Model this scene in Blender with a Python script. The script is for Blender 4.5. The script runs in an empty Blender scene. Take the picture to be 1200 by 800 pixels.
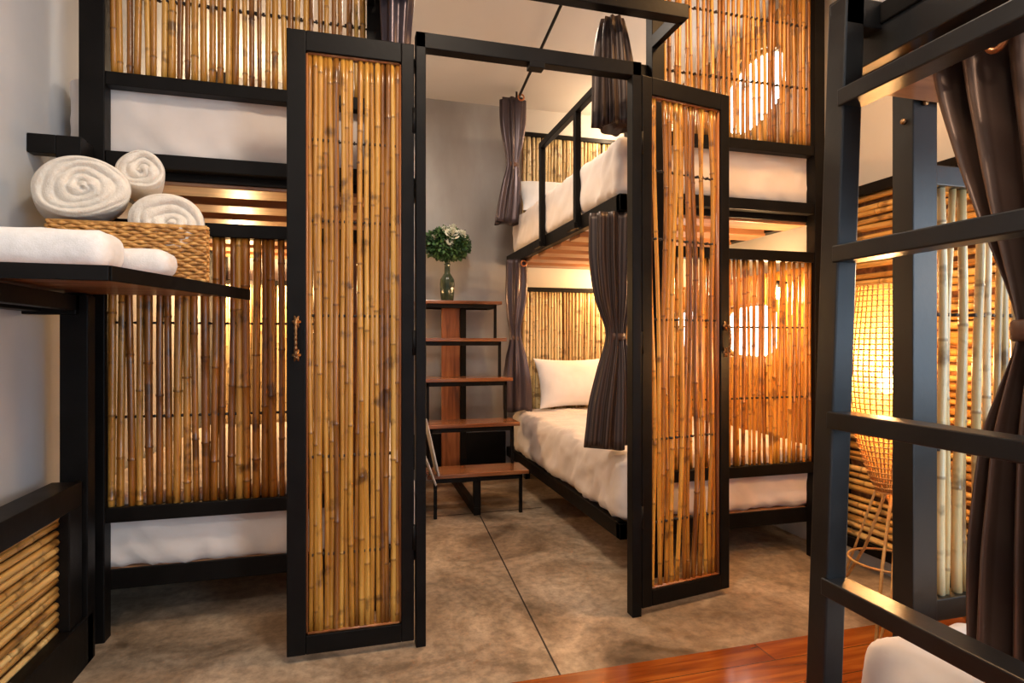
import bpy, math, random
from mathutils import Vector, Matrix, noise
random.seed(7)
PI = math.pi
col = bpy.context.scene.collection
sc = bpy.context.scene

# ------------------------------------------------------------------ materials
def new_mat(name):
    m = bpy.data.materials.new(name); m.use_nodes = True
    nt = m.node_tree
    return m, nt, nt.nodes['Principled BSDF']

def N(nt, typ, **kw):
    n = nt.nodes.new(typ)
    for k, v in kw.items():
        if k.startswith('i_'):
            n.inputs[k[2:]].default_value = v
        else:
            setattr(n, k, v)
    return n

def ramp(nt, stops):
    r = nt.nodes.new('ShaderNodeValToRGB')
    e = r.color_ramp.elements
    e[0].position, e[0].color = stops[0][0], (*stops[0][1], 1)
    e[1].position, e[1].color = stops[-1][0], (*stops[-1][1], 1)
    for p, c in stops[1:-1]:
        x = e.new(p); x.color = (*c, 1)
    return r

def coords(nt, scale=(1, 1, 1)):
    tc = nt.nodes.new('ShaderNodeTexCoord'); mp = nt.nodes.new('ShaderNodeMapping')
    mp.inputs['Scale'].default_value = scale
    nt.links.new(tc.outputs['Object'], mp.inputs['Vector'])
    return mp.outputs['Vector']

def noisy(name, c1, c2, scale=4, stretch=(1, 1, 1), spec=.5, rough=.6, bump=0.0, detail=6, metal=0, sheen=0, c3=None, rough2=None, bscale=None):
    m, nt, b = new_mat(name)
    v = coords(nt, stretch)
    n = N(nt, 'ShaderNodeTexNoise'); n.inputs['Scale'].default_value = scale; n.inputs['Detail'].default_value = detail
    nt.links.new(v, n.inputs['Vector'])
    st = [(.3, c1), (.7, c2)] if c3 is None else [(.28, c1), (.5, c2), (.74, c3)]
    r = ramp(nt, st)
    nt.links.new(n.outputs['Fac'], r.inputs['Fac']); nt.links.new(r.outputs['Color'], b.inputs['Base Color'])
    b.inputs['Roughness'].default_value = rough; b.inputs['Metallic'].default_value = metal
    b.inputs['Specular IOR Level'].default_value = spec
    if sheen:
        b.inputs['Sheen Weight'].default_value = sheen
    if rough2 is not None:
        mr = N(nt, 'ShaderNodeMapRange'); mr.inputs['To Min'].default_value = rough; mr.inputs['To Max'].default_value = rough2
        nt.links.new(n.outputs['Fac'], mr.inputs['Value']); nt.links.new(mr.outputs['Result'], b.inputs['Roughness'])
    if bump:
        n2 = N(nt, 'ShaderNodeTexNoise'); n2.inputs['Scale'].default_value = bscale or scale * 4; n2.inputs['Detail'].default_value = 4
        nt.links.new(v, n2.inputs['Vector'])
        bp = N(nt, 'ShaderNodeBump'); bp.inputs['Strength'].default_value = bump; bp.inputs['Distance'].default_value = .01
        nt.links.new(n2.outputs['Fac'], bp.inputs['Height']); nt.links.new(bp.outputs['Normal'], b.inputs['Normal'])
    return m

def emit(name, c, s):
    m, nt, b = new_mat(name)
    b.inputs['Base Color'].default_value = (*c, 1)
    b.inputs['Emission Color'].default_value = (*c, 1); b.inputs['Emission Strength'].default_value = s
    return m

def bamboo(name, cols, rough=.32, transl=0.0, streak=(60, 60, 2.2)):
    """cols: four colours dark..light; attribute 'tone' holds a random number per pole, 'knot' marks joints"""
    m, nt, b = new_mat(name)
    a = N(nt, 'ShaderNodeAttribute', attribute_name='tone')
    sep = N(nt, 'ShaderNodeSeparateColor'); nt.links.new(a.outputs['Color'], sep.inputs['Color'])
    v = coords(nt, streak)
    n = N(nt, 'ShaderNodeTexNoise'); n.inputs['Scale'].default_value = 1.0; n.inputs['Detail'].default_value = 5; n.inputs['Distortion'].default_value = .4
    nt.links.new(v, n.inputs['Vector'])
    mix = N(nt, 'ShaderNodeMath', operation='MULTIPLY_ADD')
    mix.inputs[1].default_value = 1.05; 
    sub = N(nt, 'ShaderNodeMath', operation='MULTIPLY_ADD'); sub.inputs[1].default_value = .60; sub.inputs[2].default_value = -.26
    nt.links.new(sep.outputs[0], sub.inputs[0])
    nt.links.new(n.outputs['Fac'], mix.inputs[0]); nt.links.new(sub.outputs[0], mix.inputs[2])
    r = ramp(nt, [(.12, cols[0]), (.38, cols[1]), (.62, cols[2]), (.92, cols[3])])
    nt.links.new(mix.outputs[0], r.inputs['Fac'])
    mk = N(nt, 'ShaderNodeMix', data_type='RGBA')
    mk.inputs['B'].default_value = (cols[0][0] * .6, cols[0][1] * .5, cols[0][2] * .5, 1)
    nt.links.new(r.outputs['Color'], mk.inputs['A']); nt.links.new(sep.outputs[1], mk.inputs['Factor'])
    # brown blotches
    n3 = N(nt, 'ShaderNodeTexNoise'); n3.inputs['Scale'].default_value = 14; n3.inputs['Detail'].default_value = 3
    tc = N(nt, 'ShaderNodeTexCoord'); nt.links.new(tc.outputs['Object'], n3.inputs['Vector'])
    r3 = ramp(nt, [(.57, (0, 0, 0)), (.68, (.75, .75, .75))])
    nt.links.new(n3.outputs['Fac'], r3.inputs['Fac'])
    mk2 = N(nt, 'ShaderNodeMix', data_type='RGBA'); mk2.inputs['B'].default_value = (*[x * .55 for x in cols[0]], 1)
    nt.links.new(r3.outputs['Color'], mk2.inputs['Factor']); nt.links.new(mk.outputs['Result'], mk2.inputs['A'])
    nt.links.new(mk2.outputs['Result'], b.inputs['Base Color'])
    b.inputs['Roughness'].default_value = rough
    b.inputs['Coat Weight'].default_value = .25; b.inputs['Coat Roughness'].default_value = .25
    bp = N(nt, 'ShaderNodeBump'); bp.inputs['Strength'].default_value = .15; bp.inputs['Distance'].default_value = .003
    nt.links.new(n.outputs['Fac'], bp.inputs['Height']); nt.links.new(bp.outputs['Normal'], b.inputs['Normal'])
    return m

def wood(name, c1, c2, c3, axis='X', rough=.35, plank=0, coat=0):
    m, nt, b = new_mat(name)
    st = {'X': (2, 22, 22), 'Y': (22, 2, 22), 'Z': (22, 22, 2)}[axis]
    v = coords(nt, st)
    n = N(nt, 'ShaderNodeTexNoise'); n.inputs['Scale'].default_value = 1.0; n.inputs['Detail'].default_value = 8; n.inputs['Distortion'].default_value = .8
    nt.links.new(v, n.inputs['Vector'])
    r = ramp(nt, [(.3, c1), (.5, c2), (.7, c3)])
    nt.links.new(n.outputs['Fac'], r.inputs['Fac'])
    out = r.outputs['Color']
    if plank:
        br = N(nt, 'ShaderNodeTexBrick'); br.offset = .37
        br.inputs['Scale'].default_value = 1; br.inputs['Brick Width'].default_value = 1.4; br.inputs['Row Height'].default_value = plank
        br.inputs['Mortar Size'].default_value = .002; br.inputs['Mortar Smooth'].default_value = .3
        br.inputs['Color1'].default_value = (1, 1, 1, 1); br.inputs['Color2'].default_value = (.6, .55, .5, 1); br.inputs['Mortar'].default_value = (.12, .08, .05, 1)
        tc = N(nt, 'ShaderNodeTexCoord'); nt.links.new(tc.outputs['Object'], br.inputs['Vector'])
        mx = N(nt, 'ShaderNodeMix', data_type='RGBA', blend_type='MULTIPLY'); mx.inputs['Factor'].default_value = 1
        nt.links.new(out, mx.inputs['A']); nt.links.new(br.outputs['Color'], mx.inputs['B']); out = mx.outputs['Result']
    nt.links.new(out, b.inputs['Base Color'])
    b.inputs['Roughness'].default_value = rough; b.inputs['Coat Weight'].default_value = coat; b.inputs['Coat Roughness'].default_value = .12
    return m

def satin(name, c1, c2, fx=90, stripe=True, rough=.34, metal=.0):
    m, nt, b = new_mat(name)
    a = N(nt, 'ShaderNodeAttribute', attribute_name='tone')
    sep = N(nt, 'ShaderNodeSeparateColor'); nt.links.new(a.outputs['Color'], sep.inputs['Color'])
    s = N(nt, 'ShaderNodeMath', operation='MULTIPLY'); s.inputs[1].default_value = fx
    nt.links.new(sep.outputs[0], s.inputs[0])
    si = N(nt, 'ShaderNodeMath', operation='SINE'); nt.links.new(s.outputs[0], si.inputs[0])
    mr = N(nt, 'ShaderNodeMapRange'); mr.inputs['From Min'].default_value = -1
    nt.links.new(si.outputs[0], mr.inputs['Value'])
    r = ramp(nt, [(.35, c1), (.65, c2)])
    nt.links.new(mr.outputs['Result'], r.inputs['Fac'])
    nt.links.new(r.outputs['Color'], b.inputs['Base Color'])
    b.inputs['Roughness'].default_value = rough; b.inputs['Specular IOR Level'].default_value = .45; b.inputs['Specular Tint'].default_value = (1, .80, .70, 1); b.inputs['Metallic'].default_value = metal
    return m

M = {}
M['steel'] = noisy('black_painted_steel', (.0040, .0031, .0026), (.0075, .006, .005), 9, spec=.12, rough=.36, rough2=.55, bump=.05)
M['steel_daylit'] = noisy('daylit_black_steel', (.0045, .0040, .0038), (.0085, .0078, .0075), 9, spec=.55, rough=.30, rough2=.42, bump=.05)  # same black paint as steel, made shinier so near faces show bluish daylight
M['concrete'] = None
M['plaster'] = noisy('grey_plaster', (.20, .18, .168), (.31, .30, .295), 1.9, (1, 1, .4), rough=.5, c3=(.46, .48, .50), bump=.08)  # plaster mottling, with bluish daylight patches put into its palest tone
M['left_plaster'] = noisy('pale_plaster', (.36, .37, .38), (.46, .475, .49), 1.1, rough=.7, c3=(.56, .58, .60), bump=.05)
M['cream'] = noisy('cream_plaster', (.56, .53, .49), (.63, .60, .56), 1.2, rough=.8, bump=.03)
M['white_wall'] = noisy('white_side_wall', (.50, .48, .46), (.60, .58, .55), 1.2, rough=.8, bump=.03)
M['ceiling'] = noisy('ceiling_paint', (.66, .63, .59), (.74, .71, .67), .8, rough=.85)
M['bamboo_gold'] = bamboo('golden_bamboo', [(.09, .026, .004), (.27, .100, .012), (.44, .192, .024), (.62, .33, .065)])
M['bamboo_brown'] = bamboo('brown_bamboo', [(.08, .022, .003), (.24, .078, .009), (.39, .148, .018), (.57, .29, .06)])
M['bamboo_orange'] = bamboo('amber_glow_bamboo', [(.13, .036, .004), (.34, .125, .014), (.52, .22, .025), (.68, .36, .06)])  # bamboo copy with the warm orange glow put into its base colour
M['bamboo_pale'] = bamboo('pale_bamboo', [(.22, .11, .035), (.46, .32, .13), (.64, .48, .23), (.78, .65, .40)])
M['bamboo_wall'] = bamboo('horizontal_bamboo', [(.20, .09, .02), (.42, .22, .055), (.56, .33, .095), (.72, .50, .2)], streak=(60, 2.2, 60))
M['sheet'] = noisy('white_bed_linen', (.68, .60, .54), (.76, .68, .62), 5, rough=.8, bump=.12, bscale=14, sheen=.2)
M['pillow'] = noisy('white_pillow_linen', (.74, .74, .76), (.82, .82, .84), 7, rough=.75, bump=.2, bscale=11)
M['towel'] = noisy('cream_terry', (.78, .68, .55), (.88, .79, .67), 60, rough=.95, bump=.5, bscale=260, sheen=.4)
M['towel2'] = noisy('white_terry', (.80, .76, .70), (.88, .84, .79), 60, rough=.95, bump=.15, bscale=260, sheen=.4)
M['slat'] = wood('slat_wood', (.20, .085, .035), (.31, .14, .06), (.40, .20, .09), 'X', .38)
M['tread'] = wood('tread_wood', (.10, .032, .012), (.24, .085, .03), (.34, .14, .05), 'X', .25, coat=.4)
M['plank'] = wood('plank_wood', (.11, .035, .013), (.30, .10, .032), (.42, .17, .06), 'Z', .32)
M['shelf_wood'] = wood('dark_shelf_wood', (.08, .03, .012), (.24, .10, .04), (.46, .22, .09), 'X', .4)
M['woodfloor'] = wood('glossy_wood_floor', (.17, .030, .005), (.36, .085, .012), (.54, .17, .025), 'X', .2, plank=.13, coat=.6)
M['satin'] = satin('brown_striped_satin', (.016, .010, .009), (.062, .043, .037), 260, rough=.38)
M['satin_plum'] = satin('dark_plum_satin', (.045, .035, .042), (.075, .060, .070), 40, rough=.30, metal=.45)
M['satin_near'] = satin('bronze_satin', (.115, .070, .050), (.17, .108, .080), 120, rough=.33, metal=.6)
M['tie'] = noisy('tieback_cloth', (.08, .035, .02), (.14, .065, .035), 30, rough=.5)
M['brass'] = noisy('aged_brass', (.16, .075, .03), (.42, .24, .11), 60, rough=.38, metal=1)
M['copper'] = noisy('copper_ring', (.42, .14, .05), (.6, .25, .1), 30, rough=.3, metal=.8)
M['dark_cord'] = noisy('dark_cord', (.012, .008, .006), (.03, .018, .012), 30, rough=.7)
M['rattan'] = noisy('rattan', (.42, .20, .05), (.66, .38, .12), 40, rough=.5)
M['glass_green'] = noisy('green_glazed_glass', (.018, .032, .022), (.05, .075, .05), 12, rough=.15)
M['leaf'] = noisy('leaf_green', (.035, .11, .035), (.13, .27, .10), 30, rough=.5)
M['leaf_dark'] = noisy('dark_leaf_green', (.010, .038, .014), (.03, .085, .03), 30, rough=.5)
M['petal'] = noisy('cream_petal', (.72, .74, .60), (.86, .87, .78), 20, rough=.6)
M['paper'] = noisy('magazine_paper', (.25, .23, .22), (.45, .43, .41), 20, rough=.4)
M['daylight'] = emit('frosted_daylight_pane', (1.0, .97, .93), 5.5)
M['daylight_blue'] = emit('sky_window_pane', (.62, .81, 1.0), 4.0)
M['bulb'] = emit('warm_bulb', (1.0, .62, .25), 40)
M['fill_face'] = emit('ceiling_fill_face', (1.0, .86, .70), 6)

def wicker():
    m, nt, b = new_mat('woven_wicker')
    v = coords(nt, (1, 1, 1))
    w = N(nt, 'ShaderNodeTexNoise'); w.inputs['Scale'].default_value = 45; w.inputs['Detail'].default_value = 4
    nt.links.new(v, w.inputs['Vector'])
    r = ramp(nt, [(.3, (.26, .11, .025)), (.5, (.56, .27, .07)), (.7, (.78, .44, .13))])
    nt.links.new(w.outputs['Fac'], r.inputs['Fac']); nt.links.new(r.outputs['Color'], b.inputs['Base Color'])
    b.inputs['Roughness'].default_value = .55
    return m
M['wicker'] = wicker()

def concrete():
    m, nt, b = new_mat('polished_concrete')
    tc = N(nt, 'ShaderNodeTexCoord')
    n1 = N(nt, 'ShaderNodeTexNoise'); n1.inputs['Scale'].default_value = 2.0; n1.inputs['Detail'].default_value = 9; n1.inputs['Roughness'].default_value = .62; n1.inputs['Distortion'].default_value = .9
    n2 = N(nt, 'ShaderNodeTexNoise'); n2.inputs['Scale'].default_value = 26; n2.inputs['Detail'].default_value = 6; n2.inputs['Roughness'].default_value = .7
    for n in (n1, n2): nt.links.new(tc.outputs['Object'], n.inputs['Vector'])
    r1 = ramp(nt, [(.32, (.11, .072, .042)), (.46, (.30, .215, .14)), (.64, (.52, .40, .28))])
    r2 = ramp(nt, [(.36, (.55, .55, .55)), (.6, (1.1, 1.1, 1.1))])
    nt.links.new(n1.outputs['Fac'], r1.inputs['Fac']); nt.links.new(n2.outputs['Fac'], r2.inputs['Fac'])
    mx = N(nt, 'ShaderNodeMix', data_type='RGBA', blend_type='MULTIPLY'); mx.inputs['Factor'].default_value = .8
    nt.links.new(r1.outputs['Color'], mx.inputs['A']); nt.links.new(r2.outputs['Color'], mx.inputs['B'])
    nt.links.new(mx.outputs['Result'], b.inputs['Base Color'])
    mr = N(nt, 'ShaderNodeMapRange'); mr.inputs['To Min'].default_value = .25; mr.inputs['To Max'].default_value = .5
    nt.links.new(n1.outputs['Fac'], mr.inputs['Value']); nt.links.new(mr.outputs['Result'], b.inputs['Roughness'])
    bp = N(nt, 'ShaderNodeBump'); bp.inputs['Strength'].default_value = .06; bp.inputs['Distance'].default_value = .004
    nt.links.new(n2.outputs['Fac'], bp.inputs['Height']); nt.links.new(bp.outputs['Normal'], b.inputs['Normal'])
    return m
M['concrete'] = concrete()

def liner():
    m = bpy.data.materials.new('shade_liner'); m.use_nodes = True; nt = m.node_tree
    for n in list(nt.nodes):
        if n.type != 'OUTPUT_MATERIAL': nt.nodes.remove(n)
    o = [n for n in nt.nodes if n.type == 'OUTPUT_MATERIAL'][0]
    t = N(nt, 'ShaderNodeBsdfTranslucent'); t.inputs['Color'].default_value = (.95, .66, .26, 1)
    d = N(nt, 'ShaderNodeBsdfDiffuse'); d.inputs['Color'].default_value = (.75, .48, .16, 1)
    x = N(nt, 'ShaderNodeMixShader'); x.inputs[0].default_value = .3
    tr = N(nt, 'ShaderNodeBsdfTransparent'); y = N(nt, 'ShaderNodeMixShader'); y.inputs[0].default_value = .66
    nt.links.new(t.outputs[0], x.inputs[1]); nt.links.new(d.outputs[0], x.inputs[2])
    nt.links.new(x.outputs[0], y.inputs[1]); nt.links.new(tr.outputs[0], y.inputs[2]); nt.links.new(y.outputs[0], o.inputs['Surface'])
    return m
M['liner'] = liner()

# ------------------------------------------------------------------ mesh builder
OFF = {}
class MB:
    def __init__(s, M=None):
        s.v = []; s.f = []; s.t = []; s.M = M
    def add(s, vs, fs, tone=None):
        o = len(s.v)
        for p in vs: s.v.append(Vector(p))
        if tone is None: s.t += [(0.5, 0, 0)] * len(vs)
        elif isinstance(tone, tuple): s.t += [tone] * len(vs)
        else: s.t += list(tone)
        s.f += [tuple(i + o for i in f) for f in fs]
        return s
    def box(s, x0, x1, y0, y1, z0, z1):
        vs = [(x, y, z) for z in (z0, z1) for y in (y0, y1) for x in (x0, x1)]
        return s.add(vs, [(0, 2, 3, 1), (4, 5, 7, 6), (0, 1, 5, 4), (2, 6, 7, 3), (0, 4, 6, 2), (1, 3, 7, 5)])
    def bar(s, a, b, w, h, up=(0, 0, 1)):
        a, b = Vector(a), Vector(b); d = (b - a).normalized(); up = Vector(up)
        if abs(d.dot(up)) > .97: up = Vector((0, 1, 0))
        sd = d.cross(up).normalized(); u = sd.cross(d).normalized()
        vs = [p + sd * (i * w / 2) + u * (j * h / 2) for p in (a, b) for (i, j) in ((-1, -1), (1, -1), (1, 1), (-1, 1))]
        return s.add(vs, [(0, 3, 2, 1), (4, 5, 6, 7), (0, 1, 5, 4), (1, 2, 6, 5), (2, 3, 7, 6), (3, 0, 4, 7)])
    def prism(s, pts, z0, z1):
        n = len(pts)
        vs = [(x, y, z0) for x, y in pts] + [(x, y, z1) for x, y in pts]
        return s.add(vs, [tuple(range(n - 1, -1, -1)), tuple(range(n, 2 * n))] + [(i, (i + 1) % n, n + (i + 1) % n, n + i) for i in range(n)])
    def tube(s, pts, rads, n=8, tones=None, cap=True):
        pts = [Vector(p) for p in pts]
        if not hasattr(rads, '__len__'): rads = [rads] * len(pts)
        vs = []; tn = []; prev = None
        for i, p in enumerate(pts):
            d = (pts[min(i + 1, len(pts) - 1)] - pts[max(i - 1, 0)])
            if d.length < 1e-9: d = Vector((0, 0, 1))
            d.normalize()
            if prev is None:
                ref = Vector((1, 0, 0)) if abs(d.x) < .8 else Vector((0, 1, 0))
            else: ref = prev
            e2 = d.cross(ref).normalized(); e1 = e2.cross(d).normalized(); prev = e1
            for k in range(n):
                a = 2 * PI * k / n
                vs.append(p + (e1 * math.cos(a) + e2 * math.sin(a)) * rads[i])
                tn.append(tones[i] if tones else (.5, 0, 0))
        fs = [(i * n + k, i * n + (k + 1) % n, (i + 1) * n + (k + 1) % n, (i + 1) * n + k) for i in range(len(pts) - 1) for k in range(n)]
        if cap: fs += [tuple(range(n - 1, -1, -1)), tuple(range((len(pts) - 1) * n, len(pts) * n))]
        return s.add(vs, fs, tn)
    def lathe(s, c, prof, n=32, rib=0, ribn=0):
        c = Vector(c); vs = []
        for r, z in prof:
            for k in range(n):
                a = 2 * PI * k / n; rr = r * (1 + rib * math.cos(ribn * a)) if rib else r
                vs.append((c.x + rr * math.cos(a), c.y + rr * math.sin(a), c.z + z))
        m = len(prof)
        fs = [(i * n + k, i * n + (k + 1) % n, (i + 1) * n + (k + 1) % n, (i + 1) * n + k) for i in range(m - 1) for k in range(n)]
        fs += [tuple(range(n - 1, -1, -1)), tuple(range((m - 1) * n, m * n))]
        return s.add(vs, fs)
    def build(s, name, mat, parent=None, bevel=0, smooth=True, loc=None, solid=0):
        me = bpy.data.meshes.new(name)
        off = Vector(loc) if loc is not None else (OFF.get(parent.name, Vector((0, 0, 0))) if parent else Vector((0, 0, 0)))
        vs = [(s.M @ v if s.M else v) - off for v in s.v]
        me.from_pydata([tuple(v) for v in vs], [], s.f)
        me.validate()
        ca = me.color_attributes.new('tone', 'FLOAT_COLOR', 'POINT')
        if len(ca.data) == len(s.t):
            flat = []
            for t in s.t: flat += [t[0], t[1], t[2], 1]
            ca.data.foreach_set('color', flat)
        me.materials.append(mat)
        if smooth:
            for p in me.polygons: p.use_smooth = True
        o = bpy.data.objects.new(name, me); col.objects.link(o)
        if loc is not None: o.location = off
        if parent: o.parent = parent
        OFF[o.name] = off
        if bevel:
            b = o.modifiers.new('bevel', 'BEVEL'); b.width = bevel; b.segments = 2; b.limit_method = 'ANGLE'; b.harden_normals = False
            me.shade_flat() if False else None
            for p in me.polygons: p.use_smooth = False
        if solid:
            b = o.modifiers.new('solid', 'SOLIDIFY'); b.thickness = solid
        return o

def thing(name, label, cat, loc, group=None, kind=None):
    o = bpy.data.objects.new(name, None); col.objects.link(o); o.location = loc
    o.empty_display_size = .1
    OFF[o.name] = Vector(loc)
    if kind: o['kind'] = kind
    else:
        o['label'] = label; o['category'] = cat
    if group: o['group'] = group
    return o
def tag(o, label, cat, group=None):
    o['label'] = label; o['category'] = cat
    if group: o['group'] = group
    return o
def struct(o):
    o['kind'] = 'structure'; return o

# ------------------------------------------------------------------ bamboo panel infill
def pole(mb, a, b, r, seed, wob=.004, sidev=(1, 0, 0), flat=1.0):
    """one bamboo culm from a to b with swollen joints and a slight bend"""
    rnd = random.Random(seed)
    a, b = Vector(a), Vector(b); L = (b - a).length
    sv = Vector(sidev)
    tone = rnd.random()
    seg = rnd.uniform(.24, .52); off = rnd.uniform(0, seg)
    ts = set([0.0, 1.0])
    n = max(4, int(L / .09))
    for i in range(n + 1): ts.add(round(i / n, 5))
    kn = []
    z = off
    while z < L:
        kn.append(z / L); z += seg * rnd.uniform(.8, 1.2)
    prof = {}
    for t in ts: prof[t] = 0
    for k in kn:
        for dt, g in ((-.006, 0), (-.0018, 1), (.0018, 1), (.006, 0)):
            t = k + dt / L
            if 0 < t < 1: prof[round(t, 5)] = g
    p1, p2, p3 = rnd.uniform(0, 6.28), rnd.uniform(0, 6.28), rnd.uniform(-1, 1)
    f1, f2 = rnd.uniform(1.2, 2.2), rnd.uniform(4, 7)
    taper = rnd.uniform(-.14, .14)
    pts, rad, tn = [], [], []
    for t in sorted(prof):
        z = t * L
        w = wob * (math.sin(f1 * z + p1) + .45 * math.sin(f2 * z + p2)) + wob * 1.2 * p3 * (t - .5)
        pts.append(a.lerp(b, t) + sv * w)
        g = prof[t]
        rad.append(r * (1 + taper * (t - .5) * 2) * (1.13 if g else 1) )
        tn.append((tone, .55 if g else 0, 0))
    mb.tube(pts, rad, 8, tn, cap=True)

def infill(x0, x1, y, z0, z1, n, r, seed, mat, parent, rods=(), wob=.004, name='bamboo_infill', Mx=None, rodmat=None, jit=.25, rjit=.18):
    mb = MB(Mx); rnd = random.Random(seed)
    step = (x1 - x0) / n
    for i in range(n):
        x = x0 + step * (i + .5) + rnd.uniform(-jit, jit) * step * .5
        x = min(max(x, x0 + r), x1 - r)
        dx = rnd.uniform(-.3, .3) * step
        xb = min(max(x + dx, x0 + r), x1 - r)
        pole(mb, (x, y + rnd.uniform(-.002, .002), z0 - .008), (xb, y, z1 + .008), r * rnd.uniform(1 - rjit, 1 + rjit), seed * 100 + i, wob)
    o = mb.build(name, mat, parent)
    for rz in rods:
        m2 = MB(Mx); m2.tube([(x0, y + .004, rz), (x1, y + .004, rz)], .0035, 6)
        # cord lashings around the poles at the rod
        k = 0
        for i in range(n):
            x = x0 + step * (i + 1)
            if x < x1 - .005:
                m2.box(x - step * .14, x + step * .14, y - .008, y + .008, rz - .0045, rz + .0045)
        m2.build('binding_rod', M['dark_cord'], o)
    return o

# ------------------------------------------------------------------ soft things
def soft_box(x0, x1, y0, y1, z0, z1, r, seed, wr=.004, res=.05, puff=0, topwr=None):
    """rounded box with wrinkles; returns an MB"""
    mb = MB(); dims = [(x0, x1), (y0, y1), (z0, z1)]
    c = Vector(((x0 + x1) / 2, (y0 + y1) / 2, (z0 + z1) / 2)); h = Vector(((x1 - x0) / 2, (y1 - y0) / 2, (z1 - z0) / 2))
    r = min(r, h.x, h.y, h.z)
    for ax in range(3):
        u, w = (ax + 1) % 3, (ax + 2) % 3
        nu, nw = max(4, int(2 * h[u] / res)), max(4, int(2 * h[w] / res))
        def remap(t, hh):   # more rows near the rounding
            return (t * 2 - 1)
        for sg in (-1, 1):
            vs = []
            for i in range(nu + 1):
                for j in range(nw + 1):
                    a = -math.cos(PI * i / nu) if nu < 14 else None
                    if a is None:
                        t = i / nu * 2 - 1; a = math.copysign(1 - (1 - abs(t)) ** 1.35, t)
                    b = -math.cos(PI * j / nw) if nw < 14 else None
                    if b is None:
                        t = j / nw * 2 - 1; b = math.copysign(1 - (1 - abs(t)) ** 1.35, t)
                    p = Vector((0, 0, 0)); p[ax] = sg * h[ax]; p[u] = a * h[u]; p[w] = b * h[w]
                    q = Vector([max(-(h[k] - r), min(h[k] - r, p[k])) for k in range(3)])
                    d = p - q
                    if d.length > 1e-9: d = d.normalized() * r
                    nrm = d.normalized() if d.length > 1e-9 else Vector((0, 0, 1))
                    pp = q + d
                    if puff: 
                        pp.z += puff * (1 - (pp.x / h.x) ** 2) * (1 - (pp.y / h.y) ** 2) * (1 if pp.z > 0 else 0)
                    s = Vector((seed * 3.1, seed * 1.7, 0))
                    wv = noise.noise((pp + c) * 5 + s) + .6 * noise.noise(Vector(((pp.x + c.x) * 14, (pp.y + c.y) * 14, (pp.z + c.z) * 5)) + s)
                    rid = 1 - abs(noise.noise(Vector(((pp.x + pp.z) * 6, (pp.y + pp.z * .8) * 6, pp.z * 2)) + s)) * 2
                    q1 = pp.x + c.x + pp.y + c.y
                    r2 = 1 - abs(noise.noise(Vector(((q1 + pp.z * 1.3) * 10, (q1 - pp.z * 2) * 2.0, seed)))) * 3.4
                    pp = pp + nrm * (wr * 1.1 * max(0, r2) ** 2)
                    pp = pp + nrm * (wr * wv + wr * .9 * max(0, rid) ** 3)
                    vs.append(pp + c)
            fs = []
            for i in range(nu):
                for j in range(nw):
                    f = (i * (nw + 1) + j, (i + 1) * (nw + 1) + j, (i + 1) * (nw + 1) + j + 1, i * (nw + 1) + j + 1)
                    fs.append(f if sg > 0 else f[::-1])
            mb.add(vs, fs)
    return mb

def weld(o, d=.0008):
    m = o.modifiers.new('weld', 'WELD'); m.merge_threshold = d
    return o

def pillow_mesh(w, h, t, seed, Mx):
    mb = MB(Mx); n = 26; vs = []; fs = []
    for sg in (-1, 1):
        o = len(vs)
        for i in range(n + 1):
            for j in range(n + 1):
                a = -math.cos(PI * i / n); b = -math.cos(PI * j / n)
                e = max(0, (1 - abs(a) ** 2.6)) * max(0, (1 - abs(b) ** 2.6))
                pin = 1 - .09 * (1 - b * b) * abs(a) ** 3; pin2 = 1 - .12 * (1 - a * a) * abs(b) ** 3
                z = sg * t * .5 * e ** .55
                x, y = a * w / 2 * pin, b * h / 2 * pin2
                z += .010 * noise.noise(Vector((x * 9 + seed, y * 9, sg))) * e + .006 * noise.noise(Vector((x * 25 + seed, y * 12, sg))) * e
                vs.append((x, y, z))
        for i in range(n):
            for j in range(n):
                f = (o + i * (n + 1) + j, o + (i + 1) * (n + 1) + j, o + (i + 1) * (n + 1) + j + 1, o + i * (n + 1) + j + 1)
                fs.append(f if sg > 0 else f[::-1])
    mb.add(vs, fs)
    return mb

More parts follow.
